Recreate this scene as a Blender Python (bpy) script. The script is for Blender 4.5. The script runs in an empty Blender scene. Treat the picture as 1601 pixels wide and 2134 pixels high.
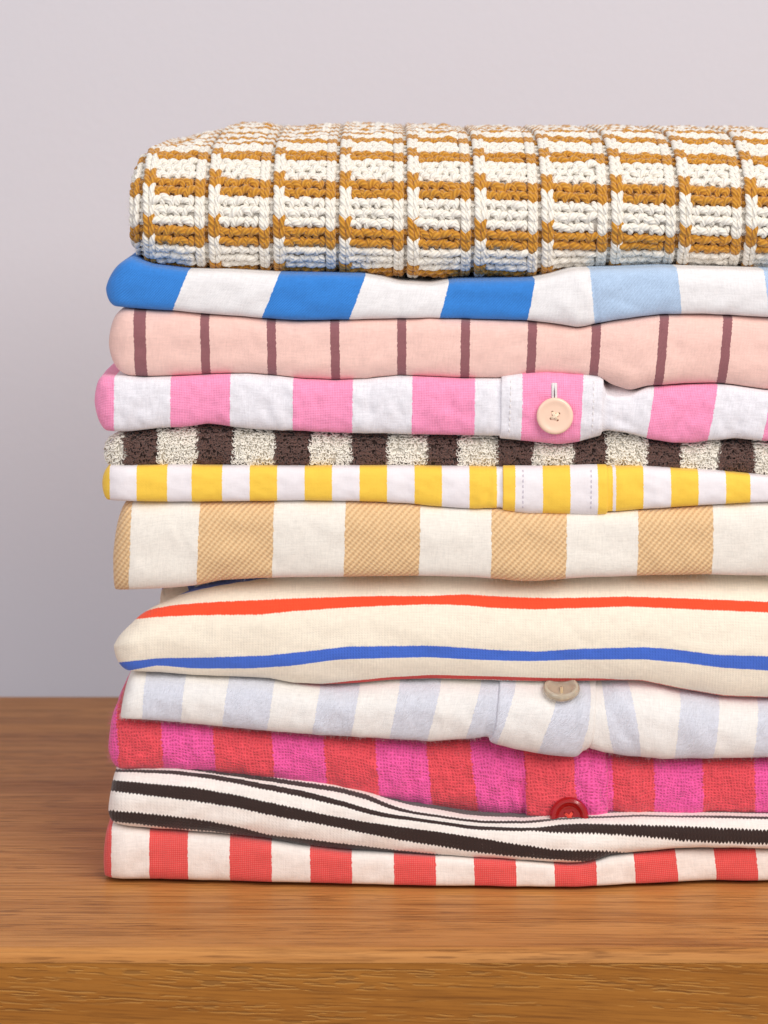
import bpy, bmesh, math, random
import numpy as np
random.seed(4); RNG = np.random.default_rng(7)
sc = bpy.context.scene
COL = sc.collection

# ------------------------------------------------------------------ camera, light, exposure
S = 0.00015            # metres per photograph pixel on the front plane of the stack (y = 0)
D = 0.8775             # camera to the front plane of the stack
HOR, BASE = 150.0, 1845.0
H = (BASE - HOR) * S   # camera height over the table top
cam = bpy.data.cameras.new('camera'); cam_o = bpy.data.objects.new('camera', cam); COL.objects.link(cam_o)
cam_o.location = (0, -D, H); cam_o.rotation_euler = (math.radians(90), 0, 0)
cam.sensor_fit = 'VERTICAL'; cam.sensor_height = 36.0; cam.sensor_width = 27.0
cam.lens = 36.0 * (D / S) / 2134.0
cam.shift_y = -(1067.0 - HOR) / 2134.0
cam.clip_start = 0.05; cam.clip_end = 50
cam.dof.use_dof = True; cam.dof.focus_distance = D - 0.004; cam.dof.aperture_fstop = 20.0
sc.camera = cam_o

world = bpy.data.worlds.new('World'); sc.world = world; world.use_nodes = True
world.node_tree.nodes['Background'].inputs[0].default_value = (0.93, 0.93, 1.0, 1)
world.node_tree.nodes['Background'].inputs[1].default_value = 0.46

def area(name, loc, target, size, power, col):
    l = bpy.data.lights.new(name, 'AREA'); l.shape = 'SQUARE'; l.size = size; l.energy = power; l.color = col
    o = bpy.data.objects.new(name, l); COL.objects.link(o); o.location = loc
    d = [t - a for t, a in zip(target, loc)]
    from mathutils import Vector
    o.rotation_euler = Vector(d).to_track_quat('-Z', 'Y').to_euler()
    return o
area('key_lamp', (0.80, -1.15, 1.10), (0.0, 0.02, 0.12), 1.15, 24.0, (1.0, 0.955, 0.90))
area('fill_lamp', (-1.2, -1.5, 0.9), (0.0, 0.0, 0.12), 1.2, 11.0, (0.94, 0.96, 1.0))

sc.view_settings.view_transform = 'Standard'; sc.view_settings.look = 'None'
sc.view_settings.exposure = 0.0; sc.view_settings.gamma = 1.0
sc.render.resolution_x = 768; sc.render.resolution_y = 1024

# ------------------------------------------------------------------ helpers
def srgb(r, g, b, a=1.0):
    f = lambda c: (c / 255) / 12.92 if c / 255 <= 0.04045 else ((c / 255 + 0.055) / 1.055) ** 2.4
    return (f(r), f(g), f(b), a)

def X(px, y=0.0): return (px - 800.5) * S * (D + y) / D
def Z(py, y=0.0): return H - (py - HOR) * S * (D + y) / D

def make_mesh(name, verts, faces, mat, parent=None, uv=None, smooth=True):
    """verts (n,3); faces (m,k) int array; uv (m,k,2) or per-vertex (n,2)"""
    verts = np.asarray(verts, dtype=np.float32); faces = np.asarray(faces, dtype=np.int32)
    me = bpy.data.meshes.new(name); m, k = faces.shape
    me.vertices.add(len(verts)); me.vertices.foreach_set('co', verts.ravel())
    me.loops.add(m * k); me.loops.foreach_set('vertex_index', faces.ravel())
    me.polygons.add(m); me.polygons.foreach_set('loop_start', np.arange(0, m * k, k, dtype=np.int32))
    me.polygons.foreach_set('loop_total', np.full(m, k, dtype=np.int32))
    me.polygons.foreach_set('use_smooth', np.full(m, smooth, dtype=bool))
    if uv is not None:
        uv = np.asarray(uv, dtype=np.float32)
        if uv.ndim == 2: uv = uv[faces]
        l = me.uv_layers.new(name='UVMap'); l.data.foreach_set('uv', uv.reshape(-1))
    me.update(calc_edges=True); me.validate()
    me.materials.append(mat)
    o = bpy.data.objects.new(name, me); COL.objects.link(o)
    if parent is not None: o.parent = parent
    return o

def thing(name, label, cat, group=None):
    o = bpy.data.objects.new(name, None); COL.objects.link(o)
    o['label'] = label; o['category'] = cat
    o.empty_display_size = 0.02
    if group: o['group'] = group
    return o

class Noise2:
    """smooth 2-D noise as a sum of random waves, unit wavelength about 1"""
    def __init__(s, seed, n=14, lo=0.5, hi=1.8):
        r = np.random.default_rng(seed); a = r.uniform(0, 2 * math.pi, n); k = r.uniform(lo, hi, n) * 2 * math.pi
        s.kx, s.ky, s.p = k * np.cos(a), k * np.sin(a), r.uniform(0, 6.28, n); s.n = n
    def __call__(s, x, y):
        o = 0
        for i in range(s.n): o = o + np.sin(s.kx[i] * x + s.ky[i] * y + s.p[i])
        return o / math.sqrt(s.n)

def cap(t, n):
    t = np.clip(t, 0, 1); return (1 - (1 - t) ** n) ** (1.0 / n)
def sstep(t): t = np.clip(t, 0, 1); return t * t * (3 - 2 * t)

# ------------------------------------------------------------------ node helpers
class NT:
    def __init__(s, name):
        s.m = bpy.data.materials.new(name); s.m.use_nodes = True; s.t = s.m.node_tree
        s.b = s.t.nodes['Principled BSDF']
    def n(s, typ, **kw):
        o = s.t.nodes.new(typ)
        for k, v in kw.items(): setattr(o, k, v)
        return o
    def put(s, sock, v):
        if isinstance(v, bpy.types.NodeSocket): s.t.links.new(v, sock)
        else: sock.default_value = v
    def math(s, op, a, b=0.0, c=None, clamp=False):
        o = s.n('ShaderNodeMath', operation=op, use_clamp=clamp); s.put(o.inputs[0], a); s.put(o.inputs[1], b)
        if c is not None: s.put(o.inputs[2], c)
        return o.outputs[0]
    def mix(s, f, a, b, mode='MIX'):
        o = s.n('ShaderNodeMix', data_type='RGBA', blend_type=mode)
        s.put(o.inputs[0], f); s.put(o.inputs[6], a); s.put(o.inputs[7], b); return o.outputs[2]
    def noise(s, vec, scale, detail=2, rough=0.5, dist=0.0):
        o = s.n('ShaderNodeTexNoise'); s.put(o.inputs['Vector'], vec)
        o.inputs['Scale'].default_value = scale; o.inputs['Detail'].default_value = detail
        o.inputs['Roughness'].default_value = rough; o.inputs['Distortion'].default_value = dist
        return o.outputs['Fac']
    def comb(s, x, y, z=0.0):
        o = s.n('ShaderNodeCombineXYZ'); s.put(o.inputs[0], x); s.put(o.inputs[1], y); s.put(o.inputs[2], z); return o.outputs[0]
    def rng(s, v, a, b, c=0.0, d=1.0, smooth=False):
        o = s.n('ShaderNodeMapRange', interpolation_type='SMOOTHSTEP' if smooth else 'LINEAR')
        s.put(o.inputs[0], v); o.inputs[1].default_value = a; o.inputs[2].default_value = b
        o.inputs[3].default_value = c; o.inputs[4].default_value = d; return o.outputs[0]
    def ramp(s, f, stops, interp='CONSTANT'):
        o = s.n('ShaderNodeValToRGB'); r = o.color_ramp; r.interpolation = interp
        while len(r.elements) > 1: r.elements.remove(r.elements[-1])
        r.elements[0].position = stops[0][0]; r.elements[0].color = stops[0][1]
        for p, c in stops[1:]:
            e = r.elements.new(p); e.color = c
        s.put(o.inputs[0], f); return o.outputs[0], o.outputs[1]
    def bump(s, h, dist, strength=1.0, normal=None):
        o = s.n('ShaderNodeBump'); s.put(o.inputs['Height'], h); o.inputs['Distance'].default_value = dist
        o.inputs['Strength'].default_value = strength
        if normal is not None: s.put(o.inputs['Normal'], normal)
        return o.outputs[0]

def mul(c, k): return (c[0] * k, c[1] * k, c[2] * k, 1)

def fabric(name, base, stripes, axis='u', weave='plain', period=6.0, jit=1.2, rough=0.85, sheen=0.25,
           bumpd=0.00012, tone=0.06, dark=None, wamt=0.25, blur=None, zig=None, basew=0.25, diag=1.45, crumple=0.35, slub=0.26, dkmul=(0.62, 0.58, 0.56, 1)):
    """stripes: list of (start, end, colour) in cloth pixels along the axis (alpha marks a stripe)"""
    t = NT(name)
    uvn = t.n('ShaderNodeUVMap'); sp = t.n('ShaderNodeSeparateXYZ'); t.put(sp.inputs[0], uvn.outputs[0])
    U = t.math('MULTIPLY', sp.outputs[0], 1000.0); V = t.math('MULTIPLY', sp.outputs[1], 1000.0)
    uv = t.comb(U, V)
    A, B = (U, V) if axis == 'u' else (V, U)
    # ragged thread-by-thread edge of every stripe
    th = t.math('FLOOR', t.math('DIVIDE', B, max(period * 0.5, 2.5)))
    wn = t.n('ShaderNodeTexWhiteNoise', noise_dimensions='1D'); t.put(wn.inputs['W'], th)
    A2 = t.math('ADD', A, t.math('MULTIPLY', t.math('SUBTRACT', wn.outputs[0], 0.5), jit * 2))
    slow = t.noise(uv, 0.012, 2)
    A2 = t.math('ADD', A2, t.math('MULTIPLY', t.math('SUBTRACT', slow, 0.5), jit * 3))
    A2 = t.math('ADD', A2, t.math('MULTIPLY', t.math('SUBTRACT', t.noise(uv, 0.35, 2), 0.5), jit * 3.5))
    if zig:
        z = t.math('PINGPONG', B, zig[0] * 0.5)
        A2 = t.math('ADD', A2, t.math('MULTIPLY', z, zig[1] / (zig[0] * 0.5)))
    lo = min(s[0] for s in stripes) - 50; hi = max(s[1] for s in stripes) + 50
    st = [(0.0, base[:3] + (0.0,))]
    for a, b, c in stripes:
        if st[-1][0] > 0 and abs(st[-1][0] - (a - lo) / (hi - lo)) < 1e-5: st.pop()
        st.append(((a - lo) / (hi - lo), c[:3] + (1.0,))); st.append(((b - lo) / (hi - lo), base[:3] + (0.0,)))
    fac = t.rng(A2, lo, hi)
    colr, mask = t.ramp(fac, st)
    k = 2 * math.pi / period
    su = t.math('SINE', t.math('MULTIPLY', U, k)); sv = t.math('SINE', t.math('MULTIPLY', V, k))
    fine = t.noise(uv, 0.55, 2, 0.6); mid = t.noise(uv, 0.07, 3, 0.6)
    wob = t.math('MULTIPLY', t.math('SUBTRACT', t.noise(uv, 0.03, 2), 0.5), 14.0)
    if weave == 'plain':
        h = t.math('MULTIPLY', su, sv)
    elif weave == 'oxford':
        h = t.math('MULTIPLY', t.math('SINE', t.math('MULTIPLY', t.math('ADD', U, V), k)), t.math('SINE', t.math('MULTIPLY', t.math('SUBTRACT', U, V), k)))
    elif weave == 'twill':
        ph = t.math('ADD', t.math('MULTIPLY', t.math('ADD', U, t.math('MULTIPLY', V, diag)), k), t.math('MULTIPLY', wob, 0.10))
        tw = t.math('SINE', ph)
        cross = t.math('SINE', t.math('MULTIPLY', t.math('ADD', t.math('MULTIPLY', U, 0.9), t.math('MULTIPLY', V, 1.2 if diag < 0 else -1.0)), k * 1.3))
        h = t.math('ADD', tw, t.math('MULTIPLY', cross, 0.35))
    elif weave == 'gauze':
        uw = t.math('ADD', U, t.math('MULTIPLY', t.math('SUBTRACT', t.noise(uv, 0.011, 3, 0.65), 0.5), 30.0))
        vw = t.math('ADD', V, t.math('MULTIPLY', t.math('SUBTRACT', t.noise(t.comb(V, U, 7.0), 0.012, 3, 0.65), 0.5), 34.0))
        a = t.math('SINE', t.math('MULTIPLY', uw, k)); b = t.math('SINE', t.math('MULTIPLY', vw, k))
        h = t.math('MAXIMUM', a, b)
    elif weave == 'jersey':
        zz = t.math('PINGPONG', V, period * 0.75)
        a = t.math('ABSOLUTE', t.math('SINE', t.math('MULTIPLY', U, k * 0.5)))
        c = t.math('SINE', t.math('MULTIPLY', t.math('ADD', V, t.math('MULTIPLY', t.math('PINGPONG', U, period * 0.5), 1.2)), k * 1.1))
        h = t.math('ADD', a, t.math('MULTIPLY', c, 0.35))
    else:   # brushed
        nap = t.noise(t.comb(t.math('ADD', U, t.math('MULTIPLY', V, -0.5)), t.math('MULTIPLY', V, 0.22)), 0.35, 3, 0.65)
        h = t.math('MULTIPLY', t.math('SUBTRACT', nap, 0.5), 3.0)
    h = t.math('MULTIPLY', h, t.math('ADD', basew, t.math('MULTIPLY', mask, 1.0 - basew)))
    hh = t.math('ADD', h, t.math('MULTIPLY', t.math('SUBTRACT', fine, 0.5), 1.2))
    # thread colour: yarns differ a little, darker under-yarn and painted thread-level shade show between the threads
    dk = t.mix(1.0, colr, dkmul, 'MULTIPLY') if dark is None else dark
    f = t.rng(hh, 0.1, -0.9, 0.0, 1.0)
    f = t.math('MULTIPLY', f, t.math('ADD', basew * wamt, t.math('MULTIPLY', mask, (1 - basew) * wamt)), clamp=True)
    c2 = t.mix(f, colr, dk)
    tn = t.math('ADD', 1.0 - tone, t.math('MULTIPLY', t.math('ADD', mid, t.math('SUBTRACT', fine, 0.5)), tone * 2))
    # slubs: single threads a little lighter or darker than their neighbours, both ways of the weave
    wp = t.noise(t.comb(t.math('MULTIPLY', U, 0.30), t.math('MULTIPLY', V, 0.035)), 1.0, 3, 0.6)
    wf = t.noise(t.comb(t.math('MULTIPLY', U, 0.035), t.math('MULTIPLY', V, 0.30), 4.0), 1.0, 3, 0.6)
    sl = t.math('ADD', 1.0 - slub, t.math('MULTIPLY', t.math('ADD', wp, wf), slub))
    tn = t.math('MULTIPLY', tn, sl)
    c3 = t.mix(1.0, c2, t.comb(tn, tn, tn), 'MULTIPLY')
    t.put(t.b.inputs['Base Color'], c3)
    t.b.inputs['Roughness'].default_value = rough
    t.b.inputs['Sheen Weight'].default_value = sheen; t.b.inputs['Sheen Roughness'].default_value = 0.5
    t.b.inputs['Specular IOR Level'].default_value = 0.25
    nb = t.bump(hh, bumpd); nb2 = t.bump(mid, 0.0004, crumple, nb)
    t.put(t.b.inputs['Normal'], nb2)
    return t.m

def plain_mat(name, col, rough=0.6, sheen=0.0, trans=0.0, spec=0.5, grain=0.0, gscale=800, bumpd=0.0, coat=0.0):
    t = NT(name)
    tc = t.n('ShaderNodeTexCoord').outputs['Object']
    n = t.noise(tc, gscale, 3)
    k = t.math('ADD', 1 - grain, t.math('MULTIPLY', n, 2 * grain))
    t.put(t.b.inputs['Base Color'], t.mix(1.0, col, t.comb(k, k, k), 'MULTIPLY'))
    t.b.inputs['Roughness'].default_value = rough; t.b.inputs['Sheen Weight'].default_value = sheen
    t.b.inputs['Transmission Weight'].default_value = trans; t.b.inputs['Specular IOR Level'].default_value = spec
    t.b.inputs['Coat Weight'].default_value = coat; t.b.inputs['Coat Roughness'].default_value = 0.08
    if bumpd: t.put(t.b.inputs['Normal'], t.bump(n, bumpd))
    return t.m

def yarn_mat(name, col, col2):
    t = NT(name)
    uvn = t.n('ShaderNodeUVMap'); sp = t.n('ShaderNodeSeparateXYZ'); t.put(sp.inputs[0], uvn.outputs[0])
    tc = t.n('ShaderNodeTexCoord').outputs['Object']
    tw = t.math('SINE', t.math('MULTIPLY', t.math('ADD', t.math('MULTIPLY', sp.outputs[0], 4.0), t.math('MULTIPLY', sp.outputs[1], 3.0)), 6.2832))
    n = t.noise(tc, 1500, 3, 0.6); n2 = t.noise(tc, 220, 2)
    h = t.math('ADD', tw, t.math('MULTIPLY', n, 1.2))
    f = t.rng(t.math('ADD', tw, t.math('MULTIPLY', n2, 1.6)), -0.6, 1.8)
    t.put(t.b.inputs['Base Color'], t.mix(f, col2, col))
    t.b.inputs['Roughness'].default_value = 0.9; t.b.inputs['Sheen Weight'].default_value = 0.35
    t.b.inputs['Specular IOR Level'].default_value = 0.2
    t.put(t.b.inputs['Normal'], t.bump(h, 0.0001))
    return t.m

# ------------------------------------------------------------------ setting: wall and table
def wall_mat():
    t = NT('wall_paint'); tc = t.n('ShaderNodeTexCoord').outputs['Object']
    n = t.noise(tc, 3.0, 4, 0.6); f = t.noise(tc, 260, 4, 0.65)
    t.put(t.b.inputs['Base Color'], t.mix(n, srgb(215, 214, 220), srgb(221, 216, 220)))
    t.b.inputs['Roughness'].default_value = 0.9; t.b.inputs['Specular IOR Level'].default_value = 0.2
    t.put(t.b.inputs['Normal'], t.bump(f, 0.0004, 0.5)); return t.m
YW = 0.42
w = make_mesh('wall', [(-1.6, YW, -0.9), (1.6, YW, -0.9), (1.6, YW, 1.6), (-1.6, YW, 1.6)], [[0, 1, 2, 3]], wall_mat())
w['kind'] = 'structure'

def wood_mat(name, coarse):
    t = NT(name); tc = t.n('ShaderNodeTexCoord').outputs['Object']
    sp = t.n('ShaderNodeSeparateXYZ'); t.put(sp.inputs[0], tc)
    x, y, z = sp.outputs
    across = t.math('ADD', y, z)
    warp = t.math('MULTIPLY', t.math('SUBTRACT', t.noise(t.comb(t.math('MULTIPLY', x, 3.0), t.math('MULTIPLY', across, 9.0), 2.0), 1.0, 2), 0.5), 0.016)
    ac = t.math('ADD', across, warp)
    ac2 = t.math('ADD', ac, t.math('MULTIPLY', x, 0.045 if coarse else 0.012))
    big = t.noise(t.comb(t.math('MULTIPLY', x, 2.2), t.math('MULTIPLY', ac2, 45)), 1.0, 3, 0.55)
    band = t.noise(t.comb(t.math('MULTIPLY', x, 5), t.math('MULTIPLY', ac2, 240), 3.0), 1.0, 3, 0.6)
    fib = t.noise(t.comb(t.math('MULTIPLY', x, 45 if coarse else 26), t.math('MULTIPLY', ac2, 1500 if coarse else 620), 5.0), 1.0, 4, 0.7)
    if coarse:
        pore = t.noise(t.comb(t.math('MULTIPLY', x, 130), t.math('MULTIPLY', ac2, 1500), 9.0), 1.0, 1, 0.4)
        cl = t.noise(t.comb(t.math('MULTIPLY', x, 10), t.math('MULTIPLY', ac2, 300), 11.0), 1.0, 2, 0.5)
        lo, hi = 0.545, 0.585
    else:
        pore = t.noise(t.comb(t.math('MULTIPLY', x, 75), t.math('MULTIPLY', ac2, 1000), 9.0), 1.0, 1, 0.4)
        cl = t.noise(t.comb(t.math('MULTIPLY', x, 12), t.math('MULTIPLY', ac2, 60), 11.0), 1.0, 2, 0.5)
        lo, hi = 0.56, 0.64
    pm = t.math('MULTIPLY', t.rng(pore, lo, hi), t.rng(cl, 0.46, 0.54), clamp=True)
    if coarse: A, B, C, P = srgb(176, 116, 50), srgb(152, 94, 36), srgb(188, 128, 62), srgb(96, 54, 22)
    else: A, B, C, P = srgb(202, 138, 74), srgb(164, 104, 52), srgb(214, 154, 92), srgb(98, 58, 30)
    c = t.mix(t.rng(big, 0.3, 0.7), B, A)
    c = t.mix(t.math('MULTIPLY', t.rng(band, 0.35, 0.75), 0.65), c, B if coarse else C)
    hair = t.noise(t.comb(t.math('MULTIPLY', x, 18), t.math('MULTIPLY', ac2, 800 if coarse else 480), 15.0), 1.0, 4, 0.7)
    c = t.mix(t.math('MULTIPLY', t.rng(hair, 0.52, 0.64), 0.42), c, P)
    c = t.mix(t.math('MULTIPLY', t.rng(fib, 0.48, 0.66), 0.42), c, P)
    if coarse:   # painted highlights: pale glints along one side of the open pores
        gl = t.noise(t.comb(t.math('MULTIPLY', x, 130), t.math('MULTIPLY', t.math('ADD', ac2, 0.00028), 1500), 9.0), 1.0, 1, 0.4)
        gm = t.math('MULTIPLY', t.rng(gl, lo, hi), t.rng(cl, 0.46, 0.54), clamp=True)
        c = t.mix(t.math('MULTIPLY', gm, 0.38), c, srgb(226, 168, 92))
    c = t.mix(t.math('MULTIPLY', pm, 0.58 if coarse else 0.5), c, P)
    t.put(t.b.inputs['Base Color'], c)
    t.put(t.b.inputs['Roughness'], t.rng(fib, 0.3, 0.7, 0.42, 0.56))
    t.b.inputs['Specular IOR Level'].default_value = 0.12
    h = t.math('SUBTRACT', t.math('MULTIPLY', fib, 0.4), pm)
    t.put(t.b.inputs['Normal'], t.bump(h, 0.00003, 0.8))
    return t.m

table = thing('wooden_table', 'brown wooden table top with rounded front edge under the stack of clothes', 'table')
TX, YB, YF = 0.75, 0.268, -0.0575
def extrude_x(name, prof, x0, x1, nx, mat, parent):
    """closed y-z profile swept along x, capped"""
    n = len(prof); xs = np.linspace(x0, x1, nx); v = []
    for xx in xs: v += [(xx, p[0], p[1]) for p in prof]
    bm = bmesh.new(); vv = [bm.verts.new(p) for p in v]
    for i in range(nx - 1):
        for j in range(n):
            bm.faces.new((vv[i * n + j], vv[i * n + (j + 1) % n], vv[(i + 1) * n + (j + 1) % n], vv[(i + 1) * n + j]))
    bm.faces.new(vv[:n][::-1]); bm.faces.new(vv[-n:])
    bmesh.ops.recalc_face_normals(bm, faces=bm.faces)
    me = bpy.data.meshes.new(name); bm.to_mesh(me); bm.free(); me.materials.append(mat)
    o = bpy.data.objects.new(name, me); COL.objects.link(o); o.parent = parent
    return o
r = 0.0036; FR = YF - 0.0070
pr = [(YB - 0.0035, 0.0)]
pr += [(FR + r - r * math.sin(a), -r + r * math.cos(a)) for a in [math.radians(90 * k / 10) for k in range(11)]]
pr += [(FR, -0.0038), (FR + 0.012, -0.0038), (FR + 0.012, -0.06), (YB, -0.06), (YB, -0.0035), (YB - 0.001, -0.001)]
tt = extrude_x('table_top', pr, -TX, TX, 2, wood_mat('wood_top', False), table)
fe = extrude_x('front_edge', [(FR + 0.00008, -0.0039), (FR + 0.00008, -0.059), (FR + 0.0118, -0.059), (FR + 0.0118, -0.0039)], -TX, TX, 2, wood_mat('wood_edge', True), table)
for p in tt.data.polygons: p.use_smooth = abs(p.normal.x) < 0.5
tt.data.set_sharp_from_angle(angle=math.radians(35))

# ------------------------------------------------------------------ folded cloth
def curve(pts, xs, sig=6.0):
    p = np.array(pts, dtype=float); g = np.arange(150, 2200, 1.0); v = np.interp(g, p[:, 0], p[:, 1])
    if sig > 0:
        k = np.arange(-int(4 * sig), int(4 * sig) + 1); wk = np.exp(-0.5 * (k / sig) ** 2); wk /= wk.sum()
        v = np.convolve(np.pad(v, len(k) // 2, mode='edge'), wk, 'valid')
    return np.interp(xs, g, v)

class Cloth: pass
def cloth(seed, top, bot, xl, zend, wt, wb, nt=2.0, nb=2.0, yf=0.0, kT=0.9, kB=0.9, n=2.3, mid=0.5, rc=55.0,
          depth=0.215, amp=1.6, lam=(120., 70.), creases=(), shear=None, bT=None, bB=None, sig=6.0, xr=1960.0,
          topadd=None, rearshift=None, nphi=58, ntop=16, zrest=None, xwob=2.0, rearcap=None, pucker=16, pamp=1.0):
    c = Cloth()
    px = [xl]; st = 0.25
    while px[-1] < 1640: px.append(px[-1] + st); st = min(st * 1.22, 4.3)
    while px[-1] < xr - 90: px.append(px[-1] + st); st = min(st * 1.2, 30)
    e = [xr - q for q in (80, 60, 42, 28, 17, 9, 4, 1, 0)]
    px = np.array(px[:-1] + e); nc = len(px)
    yfc = curve(yf, px, 30) if isinstance(yf, (list, tuple)) else np.full(nc, yf)
    yplan = yfc + rc * S * (1 - cap((px - xl) / rc, 2.0)) * 0.8 + rc * S * (1 - cap((xr - px) / rc, 2.0))
    ymid = yfc + 0.004
    tp, bp = curve(top, px, sig), curve(bot, px, sig)
    zt, zb = Z(tp, ymid), Z(bp, ymid)
    if zrest is not None: zb = np.maximum(zb, zrest)
    ze = Z(zend, 0.004)
    ct = np.minimum(cap((px - xl) / wt, nt), cap((xr - px) / 50, 2)); cb = np.minimum(cap((px - xl) / wb, nb), cap((xr - px) / 50, 2))
    zcen0 = zb + (zt - zb) * mid
    near = np.clip(1 - (px - xl) / 160.0, 0, 1) ** 2
    zcen = zcen0 * (1 - near) + np.clip(ze, zb, zt) * near
    hT0, hB0 = zt - zcen, zcen - zb
    hT, hB = hT0 * ct, hB0 * cb
    BT = (curve(bT, px, 40) if isinstance(bT, (list, tuple)) else np.full(nc, bT)) if bT else kT * hT0; BB = np.full(nc, bB) if bB else kB * hB0
    # profile: front from top to bottom, then the underside, the back fold and the top
    ph = np.linspace(math.pi / 2, -math.pi / 2, nphi)
    s_, c_ = np.sin(ph), np.cos(ph)
    up = s_ >= 0
    zz = np.sign(s_) * np.abs(s_) ** (2.0 / n); yy = 1 - np.abs(c_) ** (2.0 / n)
    Yf = np.where(up[None, :], yplan[:, None] + BT[:, None] * yy, yplan[:, None] + BB[:, None] * yy)
    Zf = np.where(up[None, :], zcen[:, None] + hT[:, None] * zz, zcen[:, None] + hB[:, None] * zz)
    q = np.linspace(0, 1, ntop + 1)[1:] ** 1.35
    bk = 0.006
    yb0 = depth - bk
    Yb = Yf[:, -1:] + (yb0 - Yf[:, -1:]) * q[None, :]; Zb = np.repeat(Zf[:, -1:], ntop, 1)
    a = np.linspace(-math.pi / 2, math.pi / 2, 8)[1:-1]
    Yk = np.repeat((yb0 + bk * np.cos(a))[None, :], nc, 0)
    Zk = (Zf[:, :1] + Zf[:, -1:]) / 2 + (Zf[:, :1] - Zf[:, -1:]) / 2 * np.sin(a)[None, :]
    Yt = Yf[:, :1] + (yb0 - Yf[:, :1]) * q[None, ::-1]; Zt = np.repeat(Zf[:, :1], ntop, 1)
    Y = np.concatenate([Yf, Yb, Yk, Yt], 1); ZZ = np.concatenate([Zf, Zb, Zk, Zt], 1)
    npf = Y.shape[1]
    XX = np.repeat(X(px, yfc)[:, None], npf, 1)
    PX = np.repeat(px[:, None], npf, 1)
    if topadd is not None:
        wtop = np.zeros(npf); wtop[:nphi] = np.clip(s_, 0, 1) ** 3; wtop[nphi + ntop + 6:] = 1.0
        ZZ = ZZ + topadd(PX, Y) * wtop[None, :] * ct[:, None]
    if rearcap is not None:
        cr = np.minimum(cap((px - xl) / rearcap[0], rearcap[1]), cap((xr - px) / 50, 2)); wr = sstep((Y - rearcap[2]) / rearcap[3])
        wr[:, nphi // 2:nphi + ntop + 4] = 0
        ZZ = ZZ + (hT0 * np.maximum(cr - ct, 0))[:, None] * wr
    if rearshift is not None:
        XX = XX + rearshift(PX, Y) * S
    # the free left end wanders a little along its depth
    nz = Noise2(seed + 50, 6)
    XX = XX + nz(Y * 18, PX * 0.0 + seed) * xwob * S * (np.exp(-(PX - xl) / 60.0)) * np.clip((Y - 0.012) / 0.02, 0, 1)
    P = np.stack([XX, Y, ZZ], -1)
    def normals(P):
        du = np.gradient(P, axis=0); dv = np.roll(P, -1, 1) - np.roll(P, 1, 1)
        N = np.cross(du, dv); L = np.linalg.norm(N, axis=-1, keepdims=True); N = N / np.maximum(L, 1e-12)
        return N
    N = normals(P)
    PY = HOR + (H - ZZ) / S * D / (D + Y)
    wf = np.zeros(npf); wf[:nphi] = np.abs(c_) ** 0.7
    nn, n2 = Noise2(seed), Noise2(seed + 9)
    d = amp * (nn(PX / lam[0], PY / lam[1]) * 0.75 + 0.45 * n2(PX / lam[0] * 2.3, PY / lam[1] * 1.5))
    rr = np.random.default_rng(seed + 300); creases = list(creases)
    for _ in range(pucker):
        cx = rr.uniform(xl + 20, 1640); ii = np.searchsorted(px, cx); lo, hi = tp[min(ii, nc - 1)], bp[min(ii, nc - 1)]
        cy = rr.uniform(lo, hi); ang = rr.normal(1.45, 0.45); L_ = rr.uniform(0.25, 0.6) * (hi - lo)
        creases.append((cx - math.cos(ang) * L_, cy - math.sin(ang) * L_, cx + math.cos(ang) * L_, cy + math.sin(ang) * L_, rr.uniform(6, 15), rr.choice([-1, 1]) * rr.uniform(0.5, 1.3) * pamp))
    for (x0, y0, x1, y1, wd, am) in creases:
        ex, ey = x1 - x0, y1 - y0; L2 = ex * ex + ey * ey
        tt = np.clip(((PX - x0) * ex + (PY - y0) * ey) / L2, 0, 1)
        dd = np.hypot(PX - (x0 + ex * tt), PY - (y0 + ey * tt)) / wd
        d = d + am * np.exp(-dd * dd)
    sgn = 1.0 if N[nc // 2, nphi // 2, 1] < 0 else -1.0
    N = N * sgn
    P = P + N * (d * wf[None, :] * S * np.minimum(1, (PX - xl) / 25.0))[..., None]
    N = normals(P) * sgn
    if zrest is not None: P[..., 2] = np.maximum(P[..., 2], zrest)
    # cloth coordinates
    seg = np.linalg.norm(np.diff(P, axis=1), axis=-1); seg[~np.isfinite(seg)] = 0
    arc = np.concatenate([np.zeros((nc, 1)), np.cumsum(seg, 1)], 1) / S
    Vv = arc[:, nphi // 2][:, None] - arc                    # 0 at the front, positive upwards over the top
    tail = slice(nphi + ntop + 3, npf)
    tot = arc[:, -1] + np.linalg.norm(P[:, -1] - P[:, 0], axis=-1) / S
    Vv[:, tail] = Vv[:, tail] + tot[:, None]
    pz = HOR + (H - P[..., 2]) / S
    Uu = PX.copy()
    if shear is not None:
        pc = HOR + (H - zcen) / S
        Uu = PX + curve(shear, px, 20)[:, None] * (pz - pc[:, None])
    c.P, c.N, c.U, c.V, c.px, c.nphi, c.ntop, c.xl = P, N, Uu, Vv, px, nphi, ntop, xl
    c.PY = HOR + (H - P[..., 2]) / S * D / (D + P[..., 1]); c.PXs = 800.5 + P[..., 0] / S * D / (D + P[..., 1])
    c.nc, c.npf, c.zcen = nc, npf, zcen
    return c

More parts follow.
